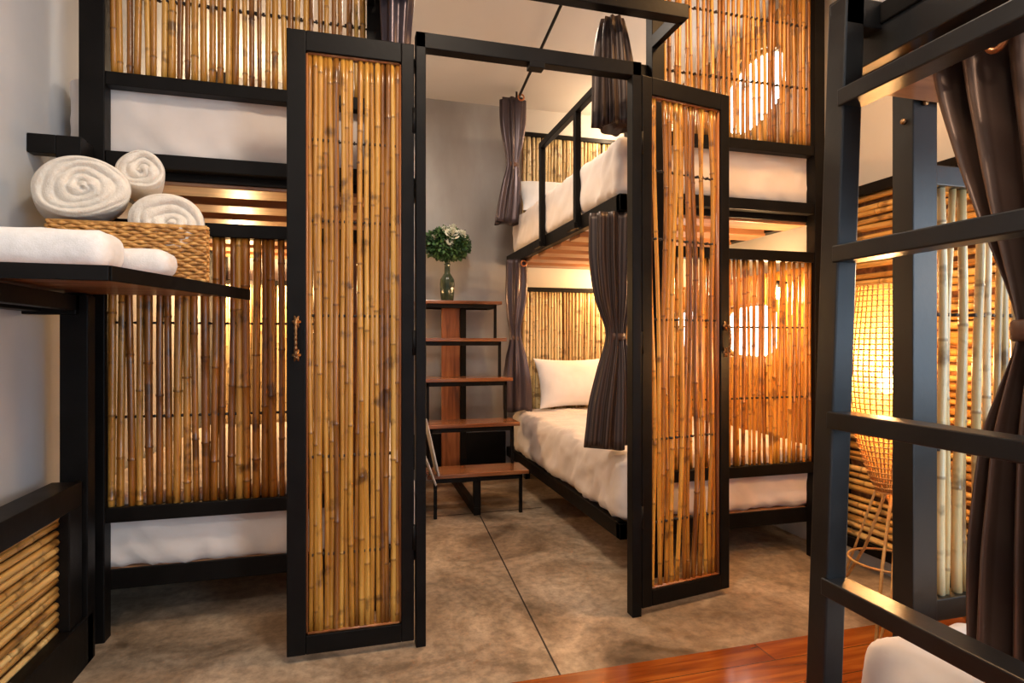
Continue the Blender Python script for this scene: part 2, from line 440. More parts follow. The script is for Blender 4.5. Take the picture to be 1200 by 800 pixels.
def curtain_mesh(path, folds, seed, depth=.35, n=None, flare=None):
    """gathered cloth: path rows of (z, cx, cy, half_x, half_y); a pleated closed sleeve"""
    n = n or folds * 12; rnd = random.Random(seed)
    ph = [rnd.uniform(-.5, .5) for _ in range(folds + 1)]
    am = [rnd.uniform(.6, 1.2) for _ in range(folds + 1)]
    # densify the path
    rows = []
    for k in range(len(path) - 1):
        A, B = path[k], path[k + 1]; m = max(2, int(abs(A[0] - B[0]) / .03))
        for i in range(m):
            t = i / m; t = t
            rows.append(tuple(a + (b - a) * t for a, b in zip(A, B)))
    rows.append(path[-1])
    # smooth widths
    for _ in range(3):
        rows = [rows[0]] + [tuple([rows[i][0]] + [(rows[i - 1][c] + 2 * rows[i][c] + rows[i + 1][c]) / 4 for c in range(1, 5)]) for i in range(1, len(rows) - 1)] + [rows[-1]]
    mb = MB(); vs = []; tn = []
    for ri, (z, cx, cy, hx, hy) in enumerate(rows):
        for k in range(n):
            u = k / n; a = 2 * PI * u
            fi = u * folds; i0 = int(fi) % folds; ft = fi - int(fi)
            amp = am[i0] * (1 - ft) + am[(i0 + 1) % folds] * ft
            w = math.cos(2 * PI * fi + .6 * math.sin(z * 3 + i0)) 
            s = 1 + depth * amp * (w * .5 - .5 + .2 * math.sin(a * 2 + z * 4 + seed))
            x = cx + hx * s * math.cos(a); y = cy + hy * s * math.sin(a)
            zz = z
            if ri == len(rows) - 1: zz += .012 * math.sin(a * 3 + seed)
            vs.append((x, y, zz)); tn.append((u * folds * .12, 0, 0))
    m = len(rows)
    fs = [(i * n + k, (i + 1) * n + k, (i + 1) * n + (k + 1) % n, i * n + (k + 1) % n) for i in range(m - 1) for k in range(n)]
    fs += [tuple(range(n)), tuple(range(m * n - 1, (m - 1) * n - 1, -1))]
    mb.add(vs, fs, tn)
    return mb

def curtain(label, path, folds, seed, mat, tie=None, rings=(), depth=.35, group=None):
    z, cx, cy, hx, hy = path[-1]
    t = thing('curtain', label, 'curtain', (cx, cy, z), group)
    dr = curtain_mesh(path, folds, seed, depth).build('drape', mat, t)
    if tie:
        tz, tx, ty, rx, ry = tie
        mb = MB(); pts = [(tx + rx * math.cos(a), ty + ry * math.sin(a), tz + .008 * math.sin(a)) for a in [2 * PI * k / 24 for k in range(25)]]
        vs = []; 
        for p in pts:
            dx, dy = p[0] - tx, p[1] - ty; l = math.hypot(dx, dy); ux, uy = dx / l, dy / l
            for (o, h) in ((0, -.018), (.005, -.014), (.005, .014), (0, .018)):
                vs.append((p[0] + ux * o, p[1] + uy * o, p[2] + h))
        fs = [(i * 4 + j, (i + 1) * 4 + j, (i + 1) * 4 + (j + 1) % 4, i * 4 + (j + 1) % 4) for i in range(24) for j in range(4)]
        mb.add(vs, fs); mb.build('tieback', M['tie'], dr)
    for (rx, ry, rz, rr, ax) in rings:
        mb = MB(); pts = []
        for k in range(17):
            a = 2 * PI * k / 16
            if ax == 'x': pts.append((rx, ry + rr * math.cos(a), rz + rr * math.sin(a)))
            else: pts.append((rx + rr * math.cos(a), ry, rz + rr * math.sin(a)))
        mb.tube(pts, rr * .28, 8, cap=False); mb.build('grommet', M['copper'], dr)
    return t

# ------------------------------------------------------------------ ROOM
XL, XR, YB, YF, ZC = -1.06, 2.42, 4.60, -2.6, 3.02
def slab(name, mat, *b):
    return struct(MB().box(*b).build(name, mat, smooth=False))
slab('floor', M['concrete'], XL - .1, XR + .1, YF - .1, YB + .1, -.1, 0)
fl = struct(MB().box(XL, XR, YF, 1.80, 0.0, .004).build('floor', M['woodfloor'], smooth=False))
struct(MB().bar((.790, 3.95, .0008), (.655, 1.80, .0008), .006, .0016).build('trim_1', M['dark_cord'], smooth=False))
struct(MB().bar((-.9, 3.62, .0008), (1.2, 3.66, .0008), .004, .0016).build('trim_1', M['dark_cord'], smooth=False))
slab('ceiling', M['ceiling'], XL - .1, XR + .1, YF - .1, YB + .1, ZC, ZC + .1)
slab('wall_left', M['left_plaster'], XL - .1, XL, YF, YB, 0, ZC)
slab('wall_back', M['plaster'], XL - .1, XR + .1, YB, YB + .1, 0, ZC)
slab('wall_right', M['white_wall'], XR, XR + .1, YF, YB, 0, ZC)
slab('wall_front', M['cream'], XL - .1, XR + .1, YF - .1, YF, 0, ZC)
struct(MB().box(.27, 1.19, 4.565, YB, .10, .37).build('baseboard_back', M['steel'], bevel=.003))
# pale plaster skin on the back wall behind the beds
slab('wall_back', M['cream'], 1.27, XR, YB - .012, YB, 0, ZC)
# round frosted windows in the right wall
def round_window(idx, y, z, ry, rz, k=2.0):
    t = thing('window_%d' % idx, '', '', (XR, y, z), kind='structure')
    def loop(a, b, x, n=48):
        pts = []
        for i in range(n):
            an = 2 * PI * i / n; c, s = math.cos(an), math.sin(an)
            pts.append((x, y + a * math.copysign(abs(c) ** (2 / k), c), z + b * math.copysign(abs(s) ** (2 / k), s)))
        return pts
    n = 48
    p = MB(); L1 = loop(ry, rz, XR - .012); p.add(L1, [tuple(range(n))]); p.build('window_pane', M['daylight'], t, smooth=False)
    f = MB(); A = loop(ry, rz, XR - .03); B = loop(ry + .025, rz + .025, XR - .03); Cc = loop(ry + .025, rz + .025, XR); D = loop(ry, rz, XR - .004)
    vs = D + A + B + Cc
    f.add(vs, [(r * n + i, r * n + (i + 1) % n, (r + 1) * n + (i + 1) % n, (r + 1) * n + i) for r in range(3) for i in range(n)])
    f.build('window_frame', M['bamboo_wall'], t)
round_window(1, 3.08, 2.63, .33, .22)
round_window(2, 3.09, 1.165, .27, .155, 3.2)
round_window(3, 3.80, 1.165, .20, .155, 3.2)
# daylight window in the right wall beyond the near bunk, out of view
w = thing('window_4', '', '', (XR, -1.2, .9), kind='structure')
MB().box(XR - .012, XR - .006, -2.45, -1.05, .75, 2.6).build('window_pane', M['daylight_blue'], w, smooth=False)
f = MB()
for (a, b, c, d) in ((-2.5, -2.44, .7, 2.65), (-1.06, -1.0, .7, 2.65), (-1.78, -1.72, .7, 2.65)): f.box(XR - .05, XR, a, b, c, d)
f.box(XR - .05, XR, -2.5, -1.0, .7, .76); f.box(XR - .05, XR, -2.5, -1.0, 2.59, 2.65)
f.build('window_frame', M['steel'], w, bevel=.004)

w = thing('window_5', '', '', (XR, -.1, .8), kind='structure')
MB().box(XR - .012, XR - .006, -.92, .72, .82, 2.5).build('window_pane', M['daylight_blue'], w, smooth=False)
f = MB()
for (a, b) in ((-.97, -.91), (.71, .77), (-.13, -.07)): f.box(XR - .05, XR, a, b, .77, 2.55)
f.box(XR - .05, XR, -.97, .77, .77, .83); f.box(XR - .05, XR, -.97, .77, 2.49, 2.55)
f.build('window_frame', M['steel'], w, bevel=.004)

# right wall: panelling of horizontal bamboo under a dark cap rail
def wall_bamboo_horizontal(name, x, y0, y1, z0, z1, n, seed, mat, capmat, sgn, r=.012):
    t = thing(name, '', '', (x, (y0 + y1) / 2, z0), kind='structure')
    mb = MB(); rnd = random.Random(seed)
    for i in range(n):
        z = z0 + (z1 - z0) * (i + .5) / n
        pole(mb, (x, y0 + .02, z + rnd.uniform(-.006, .006)), (x, y1 - .02, z + rnd.uniform(-.006, .006)), r * rnd.uniform(.8, 1.15), seed * 77 + i, .005, (0, 0, 1))
    mb.build('bamboo_cladding', mat, t)
    f = MB()
    a, b = sorted((x - sgn * .035, x + sgn * .02))
    f.box(a, b, y0, y1, z1, z1 + .05); f.box(a, b, y0, y1, z0 - .05, z0)
    f.box(a, b, y1 - .04, y1, z0, z1); f.box(a, b, y0, y0 + .04, z0, z1)
    f.build('cladding_frame', capmat, t, bevel=.003)
    bk = MB().box(*(sorted((x + sgn * .02, x + sgn * .028))), y0, y1, z0, z1); bk.build('backing_board', M['shelf_wood'], t, smooth=False)
    return t
wall_bamboo_horizontal('trim_2', 2.385, .84, 2.40, .14, 1.80, 46, 5, M['bamboo_wall'], M['steel'], 1, .0145)
# bamboo cladding of the right wall inside the middle bunk
def vertical_cladding(name, x, y0, y1, z0, z1, n, seed, mat):
    t = thing(name, '', '', (x, (y0 + y1) / 2, z0), kind='structure')
    mb = MB(); rnd = random.Random(seed)
    for i in range(n):
        y = y0 + (y1 - y0) * (i + .5) / n
        pole(mb, (x, y, z0), (x, y + rnd.uniform(-.004, .004), z1), .012 * rnd.uniform(.8, 1.1), seed * 55 + i, .003, (0, 1, 0))
    mb.build('bamboo_cladding', mat, t)
    return t

# ------------------------------------------------------------------ BUNK BEDS
def beam_post(mb, x0, x1, y0, y1, z0, z1): mb.box(x0, x1, y0, y1, z0, z1)

def bunk(label, xi, xp, xo, y0, y1, near_is_panel, mats, npoles, seed, r, r2, npu, guard=None, zlow=.49, ztop=ZC - .005, low_panel_z=(.49, 1.50), wob=.004, gapside=1):
    """xi: inner edge of sleeping platform; xp: (lo, hi) of inset inner post; xo: (lo, hi) outer post.
       the bamboo end panels stand in the plane y=y0 (y1 is the other end; may be smaller)."""
    sg = 1 if y1 > y0 else -1
    t = thing('bunk_bed', label, 'bunk bed', ((xp[0] + xo[1]) / 2, y0, 0))
    S = M['steel_daylit'] if y1 < 0 else M['steel']
    ya, yb = sorted((y0, y0 + sg * .06))
    for (a, b) in (xp, xo):
        MB().box(a, b, ya, yb, 0, ztop).build('post', S, t, bevel=.003)
    e0, e1 = sorted((y1 - sg * .06, y1))
    MB().box(xo[0], xo[1], e0, e1, 0, ztop).build('post', S, t, bevel=.003)
    inner = min(xp[1], xo[1]), max(xp[0], xo[0])
    a, b = inner
    yc0, yc1 = sorted((y0 + sg * .005, y0 + sg * .055))
    # cross rails of the end wall
    for (z0, z1) in ((zlow - .055, zlow), (1.50, 1.552), (1.745, 1.80), (2.04, 2.09)):
        MB().box(a, b, yc0, yc1, z0, z1).build('cross_rail', S, t, bevel=.003)
    infill(a, b, y0 + sg * .03, zlow, 1.50, npoles, r, seed, mats[0], t, rods=(1.17, .82), wob=wob)
    infill(a, b, y0 + sg * .03, 2.09, ztop - .02, npu, r2, seed + 1, mats[1], t, rods=(2.385, 2.70), wob=wob)
    # platform beams
    ys, ye = sorted((y0 + sg * .06, y1))
    lo, hi = sorted((xi, xo[1] if xo[0] > xi else xo[0]))
    ins = xi + (.03 if xi < xo[0] else -.03)
    for (z0, z1) in ((.17, .245), (1.715, 1.795)):
        f = MB()
        q0, q1 = sorted((xi, xi + (.045 if xi < xo[0] else -.045)))
        f.box(q0, q1, ys, ye, z0, z1)
        q0, q1 = xo
        f.box(q0, q1, ys, ye, z0, z1)
        f.box(lo, hi, ys, ys + .04, z0, z1); f.box(lo, hi, ye - .04, ye, z0, z1)
        f.build('platform_frame', S, t, bevel=.003)
    # wooden slats under each mattress
    for zb in (.21, 1.70):
        mb = MB(); n = 7
        for i in range(n):
            y = y0 + sg * (.15 + i * (abs(y1 - y0) - .3) / (n - 1))
            mb.box(lo + .05, hi - .05, y - .08, y + .08, zb, zb + .036)
        mb.build('slats', M['slat'], t, bevel=.004)
    # feet of the lower platform
    for yy in (ys + .12, ye - .12):
        q0, q1 = sorted((xi + (.12 if xi < xo[0] else -.12), xi + (.16 if xi < xo[0] else -.16)))
        MB().box(q0, q1, yy - .02, yy + .02, 0, .17).build('leg', S, t, bevel=.002)
    return t

BR = bunk('black steel bunk with amber bamboo end wall, behind the right-hand bamboo door', 1.20, (1.335, 1.40), (2.25, 2.31), 2.43, 4.585, True, (M['bamboo_orange'], M['bamboo_gold']), 29, 11, .0088, .0088, 29, wob=.005)
BL = bunk('black steel bunk with brown bamboo end wall, behind the left-hand bamboo door', .26, (.05, .112), (-.96, -.878), 2.43, 4.585, True, (M['bamboo_brown'], M['bamboo_gold']), 30, 21, .0134, .0108, 33, wob=.003)
BN = bunk('near black steel bunk at the right edge with thin pale bamboo poles', 1.10, (1.353, 1.432), (2.29, 2.35), 1.20, -.9, False, (M['bamboo_pale'], M['bamboo_pale']), 27, 31, .0096, .0096, 26, wob=.013, zlow=.44)

# headboards of the middle bunk (pale bamboo, dark cap)
def headboard(parent, x0, x1, y, z0, z1, n, seed, mat):
    MB().box(x0, x1, y - .022, y + .022, z1, z1 + .035).build('headboard_cap', M['steel'], parent, bevel=.003)
    o = infill(x0, x1, y, z0, z1, n, .0125, seed, mat, parent, rods=((z0 + z1) / 2 + .05,), wob=.003, name='headboard')
    MB().box(x0, x1, y + .016, y + .024, z0, z1).build('headboard_backing', M['shelf_wood'], parent, smooth=False)
headboard(BR, 1.30, 2.24, 4.46, .50, 1.50, 36, 41, M['bamboo_pale'])
headboard(BR, 1.30, 2.24, 4.46, 1.86, 2.74, 36, 43, M['bamboo_pale'])
headboard(BL, -.88, .2, 4.46, .50, 1.50, 38, 45, M['bamboo_pale'])
# side bamboo of the middle bunk against the right wall, with openings for the round windows
def side_panel(parent, x, z0, z1, skips, seed, mat):
    mb = MB(); rnd = random.Random(seed); y = 2.53; i = 0
    while y < 4.4:
        segs = [(z0, z1)]
        for (cy, cz, ry, rz, k) in skips:
            q = abs(y - cy) / ry
            if q < 1:
                hh = rz * (1 - q ** k) ** (1 / k)
                segs = [(z0, cz - hh), (cz + hh, z1)]
        for (a, b) in segs:
            if b - a > .06:
                pole(mb, (x, y, a), (x, y, b), .0125 * rnd.uniform(.85, 1.1), seed * 99 + i, .002, (0, 1, 0)); i += 1
        y += .0275
    mb.build('side_cladding', mat, parent)
    return mb
side_panel(BR, 2.345, .50, 1.50, [(3.09, 1.165, .28, .165, 3.2), (3.80, 1.165, .21, .165, 3.2)], 51, M['bamboo_orange'])
side_panel(BR, 2.345, 2.0, 3.0, [(3.08, 2.63, .345, .235, 2)], 53, M['bamboo_gold'])
# guard rail of the middle bunk's top berth
g = MB()
gx0, gx1 = 1.165, 1.20
g.box(gx0, gx1, 2.50, 3.62, 2.355, 2.395)
g.build('guard_rail', M['steel'], BR, bevel=.003)
for y in (3.60, 2.985):
    g = MB(); g.box(gx0, gx1, y - .018, y + .018, 1.72, 2.36); g.box(gx0 - .012, gx0 + .01, y - .03, y + .10, 1.715, 1.75)
    g.build('guard_post', M['steel'], BR, bevel=.003)
MB().box(1.165, 1.36, 2.465, 2.50, 2.345, 2.40).build('guard_return', M['steel'], BR, bevel=.003)
# guard of the near bunk's top berth is above the frame; its side rail shows at the top right
MB().box(1.095, 1.13, -.85, 1.14, 1.785, 1.83).build('side_rail', M['steel'], BN, bevel=.003)

# ------------------------------------------------------------------ mattresses & bedding
def mattress(label, x0, x1, y0, y1, z0, z1, seed, wr=.004, r=.05, group=None, mat='sheet', puff=0):
    o = soft_box(x0, x1, y0, y1, z0, z1, r, seed, wr, .02, puff).build('mattress', M[mat], None, loc=((x0 + x1) / 2, (y0 + y1) / 2, z0))
    weld(o); tag(o, label, 'mattress', group)
    return o
mattress('white-sheeted mattress on the lower berth behind the right-hand bamboo door', 1.205, 2.325, 2.495, 4.42, .246, .56, 1, .009, .06, puff=.02)
mattress('white-sheeted mattress on the upper berth with the black guard rail', 1.205, 2.325, 2.495, 4.42, 1.797, 2.065, 2, .007, .04)
mattress('greyish white mattress low behind the left brown bamboo wall', -1.02, .25, 2.495, 4.42, .246, .52, 3, .009, .04)
mattress('white mattress on the upper left berth, above the rolled towels', -1.02, .25, 2.495, 4.42, 1.797, 2.075, 4, .007, .03)
mattress('white mattress in the bottom right corner, beside the steel ladder', 1.10, 2.27, -.83, 1.08, .246, .435, 5, .005, .07, puff=.01)
mattress('white mattress of the near upper berth, at the top right edge', 1.14, 2.27, -.85, 1.12, 1.84, 2.05, 6, .004, .05)

def pil(label, c, w, h, t, rx, rz, seed, group=None):
    Mx = Matrix.Translation(c) @ Matrix.Rotation(rz, 4, 'Z') @ Matrix.Rotation(rx, 4, 'X')
    o = pillow_mesh(w, h, t, seed, Mx).build('pillow', M['pillow'], None, loc=c)
    weld(o); tag(o, label, 'pillow', group); return o
pil('plump white pillow propped on the lower berth against the bamboo headboard', (1.68, 4.31, .775), .62, .42, .15, math.radians(66), 0, 1)
pil('white pillow on the upper berth beside the tied far curtain', (1.50, 4.30, 2.225), .56, .38, .15, math.radians(48), 0, 3)
pil('white pillow on the left upper berth behind the bamboo', (-.3, 4.2, 2.23), .6, .4, .13, math.radians(30), 0, 5)
fb = soft_box(1.62, 2.02, 3.28, 3.72, .592, .67, .035, 9, .004, .02).build('folded_blanket', M['pillow'], None, loc=(1.8, 3.5, .578)); weld(fb)
tag(fb, 'folded white blanket lying on the lower berth near the brown curtain', 'blanket')

# ------------------------------------------------------------------ DOOR FRAME AND DOORS
fr = thing('door_frame', 'black steel door frame between the two bamboo doors', 'door frame', (.66, 2.12, 0))
for (a, b) in ((.214, .250), (1.068, 1.108)):
    MB().box(a, b, 2.10, 2.15, 0, 2.215).build('jamb', M['steel'], fr, bevel=.003)
MB().box(.214, 1.108, 2.10, 2.15, 2.158, 2.215).build('header', M['steel'], fr, bevel=.003)
MB().box(.64, .70, 2.095, 2.14, 2.138, 2.16).build('door_catch', M['steel'], fr, bevel=.002)
MB().bar((.225, 2.15, 2.12), (.10, 2.44, 2.12), .03, .03).build('stay_bar', M['steel'], fr, bevel=.002)
MB().bar((1.095, 2.15, 2.12), (1.345, 2.44, 2.12), .03, .03).build('stay_bar', M['steel'], fr, bevel=.002)

def handle(parent, Mx, x, z0, z1, y):
    """ornate pull: two fretted plates joined by a beaded bar"""
    h = MB(Mx)
    for zc, s in ((z0 + .018, 1), (z1 - .018, -1)):
        # six-lobed plate
        n = 36; ring = []
        for k in range(n):
            a = 2 * PI * k / n; rr = .015 * (1 + .28 * math.cos(6 * a)); ring.append((x + rr * .8 * math.cos(a), zc + rr * 1.25 * math.sin(a)))
        vs = [(px, y, pz) for px, pz in ring] + [(px, y - .005, pz) for px, pz in ring]
        h.add(vs, [tuple(range(n)), tuple(range(2 * n - 1, n - 1, -1))] + [(i, n + i, n + (i + 1) % n, (i + 1) % n) for i in range(n)])
        h.tube([(x, y - .004, zc), (x, y - .022, zc)], .004, 8)
    pts, rad = [], []
    m = 60
    for i in range(m + 1):
        t = i / m; z = z0 + .018 + (z1 - z0 - .036) * t
        pts.append((x, y - .024 - .006 * math.sin(PI * t), z)); rad.append(.0042 + .0018 * abs(math.sin(t * PI * 7)))
    h.tube(pts, rad, 10)
    return h.build('handle', M['brass'], parent)

def door(label, Mx, w, z0, z1, n, seed, mat, hx, loc, hinge_side, r=.0105, wob=.004):
    t = thing('bamboo_door', label, 'door', loc)
    st = .062; th = .04
    f = MB(Mx)
    stl, strr = (st, .045) 
    if hinge_side == 'left': stl, strr = .05, .05
    f.box(0, stl, 0, th, z0, z1); f.box(w - strr, w, 0, th, z0, z1)
    f.box(stl, w - strr, 0, th, z0, z0 + .065); f.box(stl, w - strr, 0, th, z1 - .07, z1)
    f.build('frame', M['steel'], t, bevel=.003)
    # thin inner bead
    b = MB(Mx)
    for (x0_, x1_, a, c) in ((stl, stl + .006, z0 + .065, z1 - .07), (w - strr - .006, w - strr, z0 + .065, z1 - .07), (stl, w - strr, z0 + .065, z0 + .071), (stl, w - strr, z1 - .076, z1 - .07)):
        b.box(x0_, x1_, -.002 + .010, th - .004, a, c)
    b.build('bead', M['plank'], t)
    infill(stl + .004, w - strr - .004, .022, z0 + .066, z1 - .071, n, r, seed, mat, t, rods=(1.80, 1.52, 1.19, .70, .36), wob=wob, Mx=Mx)
    handle(t, Mx, hx, 1.035, 1.185, 0)
    for z in (.35, 1.05, 1.85):
        hg = MB(Mx); x = w if hinge_side == 'right' else 0
        hg.tube([(x, .004, z), (x, .004, z + .09)], .008, 10); hg.build('hinge', M['steel'], t)
    return t
door('tall golden bamboo door with black frame, left of the doorway, folded back', Matrix.Translation((-.222, 2.105, 0)), .43, .025, 2.168, 18, 61, M['bamboo_gold'], .032, (0, 2.12, 0), 'right', r=.0098, wob=.004)
ang = math.atan2(.08, .46)
door('amber bamboo door right of the doorway, with gaps between its poles', Matrix.Translation((1.113, 2.105, 0)) @ Matrix.Rotation(ang, 4, 'Z'), .468, .03, 2.168, 13, 63, M['bamboo_orange'], .468 - .025, (1.35, 2.14, 0), 'left', r=.0092, wob=.013)

# overhead canopy bar in front of the bunks
cn = thing('canopy_rail', 'black steel overhead rail crossing above the door header, ending at a mitred corner', 'rail', (.7, 2.2, 2.47))
MB().box(.03, 1.365, 2.17, 2.225, 2.465, 2.525).build('cross_bar', M['steel'], cn, bevel=.003)
for x in (.05, 1.335):
    MB().box(x, x + .03, 2.2, 2.435, 2.465, 2.525).build('return_bar', M['steel'], cn, bevel=.003)

# ------------------------------------------------------------------ CURTAINS
rod = MB(); rod.tube([(1.215, 4.40, 2.945), (1.085, 2.95, 2.93), (1.045, 2.45, 2.925)], .010, 10)
tr = thing('curtain_rod', 'thin black curtain rod hung just below the ceiling, leading to the far wall', 'curtain rod', (1.13, 3.4, 2.9))
rod.build('rod', M['steel'], tr)
for y, x in ((4.3, 1.206), (2.6, 1.06)):
    MB().tube([(x, y, 2.94), (x, y, ZC)], .008, 8).build('bracket', M['steel'], tr)
curtain('dark plum curtain tied in the middle, hanging by the far upper berth', [(2.93, 1.16, 4.24, .10, .07), (2.75, 1.16, 4.24, .10, .07), (2.52, 1.16, 4.24, .065, .055), (2.44, 1.16, 4.24, .035, .035), (2.36, 1.155, 4.24, .07, .06), (2.15, 1.13, 4.24, .095, .075), (1.99, 1.11, 4.24, .10, .08)], 7, 3, M['satin_plum'], (2.44, 1.16, 4.24, .035, .035), [(1.205, 4.17, 2.925, .022, 'y')])
curtain('dark plum curtain tied at the foot of the far lower berth, beside the steps', [(1.712, 1.185, 4.22, .09, .08), (1.45, 1.185, 4.22, .095, .08), (1.2, 1.17, 4.22, .05, .05), (1.13, 1.18, 4.22, .032, .032), (1.04, 1.18, 4.22, .07, .06), (.8, 1.185, 4.22, .105, .085), (.58, 1.19, 4.22, .11, .05)], 7, 5, M['satin_plum'], (1.13, 1.18, 4.22, .032, .032), [(1.215, 4.135, 1.68, .02, 'y')])
curtain('brown striped curtain bunched short above the upper berth, behind the door header', [(2.50, 1.085, 2.33, .055, .05), (2.44, 1.085, 2.33, .075, .06), (2.3, 1.09, 2.33, .095, .07), (2.1, 1.10, 2.33, .105, .07), (2.03, 1.10, 2.33, .11, .07)], 10, 7, M['satin'], None, depth=.3)
curtain('long brown striped curtain tied at mid height beside the lower berth', [(1.712, 1.205, 2.58, .12, .085), (1.5, 1.205, 2.58, .12, .085), (1.3, 1.215, 2.58, .10, .07), (1.13, 1.225, 2.58, .038, .04), (1.05, 1.22, 2.58, .07, .06), (.8, 1.195, 2.58, .12, .085), (.6, 1.18, 2.58, .13, .09)], 10, 9, M['satin'], (1.13, 1.225, 2.58, .038, .04), depth=.3)
curtain('dark satin curtain at the top of the left door, mostly hidden behind it', [(2.80, .165, 2.33, .05, .06), (2.5, .165, 2.33, .07, .06), (2.3, .16, 2.33, .055, .05), (2.0, .16, 2.33, .05, .05)], 6, 11, M['satin_plum'], None)
def pleated(rows, x0, folds, seed):
    rnd = random.Random(seed); n = folds * 14; out = []
    for k in range(len(rows) - 1):
        A, B = rows[k], rows[k + 1]; m = max(2, int(abs(A[0] - B[0]) / .02))
        for i in range(m): out.append(tuple(a + (b - a) * i / m for a, b in zip(A, B)))
    out.append(rows[-1])
    for _ in range(5):
        out = [out[0]] + [tuple([out[i][0]] + [(out[i - 1][c] + 2 * out[i][c] + out[i + 1][c]) / 4 for c in (1, 2, 3)]) for i in range(1, len(out) - 1)] + [out[-1]]
    ws = [rnd.uniform(.7, 1.3) for _ in range(folds)]; tot = sum(ws); cum = [sum(ws[:i]) / tot for i in range(folds + 1)]
    am = [rnd.uniform(.7, 1.15) for _ in range(folds)]
    vs, tn = [], []
    for (z, ya, yb, A) in out:
        for k in range(n + 1):
            f = min(folds - 1, k // 14); t = (k - f * 14) / 14
            u = cum[f] + (cum[f + 1] - cum[f]) * t
            u2 = u + .012 * math.sin(z * 5 + f)
            g = math.sin(PI * t) ** .75
            x = x0 + .5 * A - A * am[f] * g + .006 * math.sin(z * 7 + f * 2)
            vs.append((x, ya + (yb - ya) * u2, z)); tn.append((u * folds * .12, 0, 0))
    m = len(out); mb = MB()
    mb.add(vs, [(i * (n + 1) + k, (i + 1) * (n + 1) + k, (i + 1) * (n + 1) + k + 1, i * (n + 1) + k + 1) for i in range(m - 1) for k in range(n)], tn)
    return mb
near = thing('curtain', 'big bronze satin curtain gathered at the right edge, behind the steel ladder', 'curtain', (1.2, .76, .475))
ndr = pleated([(1.775, 1.005, .43, .075), (1.60, .965, .50, .08), (1.40, .90, .585, .075), (1.22, .83, .68, .06), (1.12, .795, .725, .045), (1.04, .825, .70, .06), (.92, .865, .655, .08), (.70, .888, .635, .09), (.475, .895, .63, .09)], 1.205, 7, 13).build('drape', M['satin_near'], near, solid=.003)
tb = MB(); vs_ = []
for k in range(25):
    a = 2 * PI * k / 24; ux, uy = math.cos(a), math.sin(a)
    for (o_, h_) in ((0, -.02), (.005, -.015), (.005, .015), (0, .02)): vs_.append((1.205 + (.038 + o_) * ux, .76 + (.045 + o_) * uy, 1.12 + h_))
tb.add(vs_, [(i * 4 + j, (i + 1) * 4 + j, (i + 1) * 4 + (j + 1) % 4, i * 4 + (j + 1) % 4) for i in range(24) for j in range(4)])
tb.build('tieback', M['tie'], ndr)
for yy, zz in ((.955, 1.70), (.885, 1.675), (.80, 1.66)):
    g = MB(); g.tube([(1.145 , yy + .017 * math.cos(2 * PI * k / 16), zz + .022 * math.sin(2 * PI * k / 16)) for k in range(17)], .006, 8, cap=False); g.build('grommet', M['copper'], ndr)

# ------------------------------------------------------------------ LADDER (near bunk)
ld = thing('ladder', 'black steel ladder leaning at the near bunk on the right', 'ladder', (.955, .85, 0))
def lx(z): return .932 + .075 * z / 1.83
for y in (1.00, .52):
    MB().bar((lx(0) + .025, y + .025, 0.004), (lx(1.84) + .025, y + .025, 1.84), .05, .05, up=(0, 1, 0)).build('stile', M['steel_daylit'], ld, bevel=.004)
for z in (1.618, 1.285, .934, .584, .235):
    x = lx(z) + .022
    MB().box(x - .028, x + .028, .54, 1.012, z - .018, z + .018).build('rung', M['steel_daylit'], ld, bevel=.003)
MB().box(lx(1.8), 1.36, 1.0, 1.045, 1.775, 1.835).build('hook_bar', M['steel_daylit'], ld, bevel=.003)
MB().box(lx(1.8), 1.12, .52, .565, 1.775, 1.835).build('hook_bar', M['steel_daylit'], ld, bevel=.003)
for a, b in (((1.385, 1.130, 1.70), (1.385, 1.138, 1.70)), ((1.354, 1.165, 1.66), (1.347, 1.165, 1.66))):
    MB().tube([a, b], .007, 12).build('bolt', M['brass'], BN)

# ------------------------------------------------------------------ FLOOR LAMP
lp = thing('floor_lamp', 'glowing woven rattan floor lamp on thin tripod legs, behind the ladder', 'lamp', (1.95, 1.75, 0))
prof = [(.035, .53), (.07, .62), (.105, .74), (.128, .86), (.138, .98), (.132, 1.10), (.118, 1.22), (.108, 1.31)]
def pr_r(z):
    for (r0, z0), (r1, z1) in zip(prof, prof[1:]):
        if z0 <= z <= z1: return r0 + (r1 - r0) * (z - z0) / (z1 - z0)
    return prof[-1][0]
w = MB(); cx, cy = 1.95, 1.75
for k in range(40):
    a = 2 * PI * k / 40
    w.tube([(cx + pr_r(z) * math.cos(a), cy + pr_r(z) * math.sin(a), z) for z in [.53 + .78 * i / 12 for i in range(13)]], .0027, 5)
for i in range(40):
    z = .53 + .78 * i / 39; r = pr_r(z) + .002
    w.tube([(cx + r * math.cos(2 * PI * k / 40), cy + r * math.sin(2 * PI * k / 40), z) for k in range(41)], .0027, 5, cap=False)
shd = w.build('lamp_shade', M['rattan'], lp)
li = MB(); vs = []; n = 40
for r, z in prof:
    for k in range(n):
        a = 2 * PI * k / n; vs.append((cx + (r - .006) * math.cos(a), cy + (r - .006) * math.sin(a), z))
li.add(vs, [(i * n + k, i * n + (k + 1) % n, (i + 1) * n + (k + 1) % n, (i + 1) * n + k) for i in range(len(prof) - 1) for k in range(n)])
li.build('shade_liner', M['liner'], shd)
bb = MB(); bb.lathe((cx, cy, .90), [(.004, 0), (.018, .01), (.027, .03), (.027, .045), (.016, .07), (.012, .09)], 16); bb.build('bulb', M['bulb'], lp)
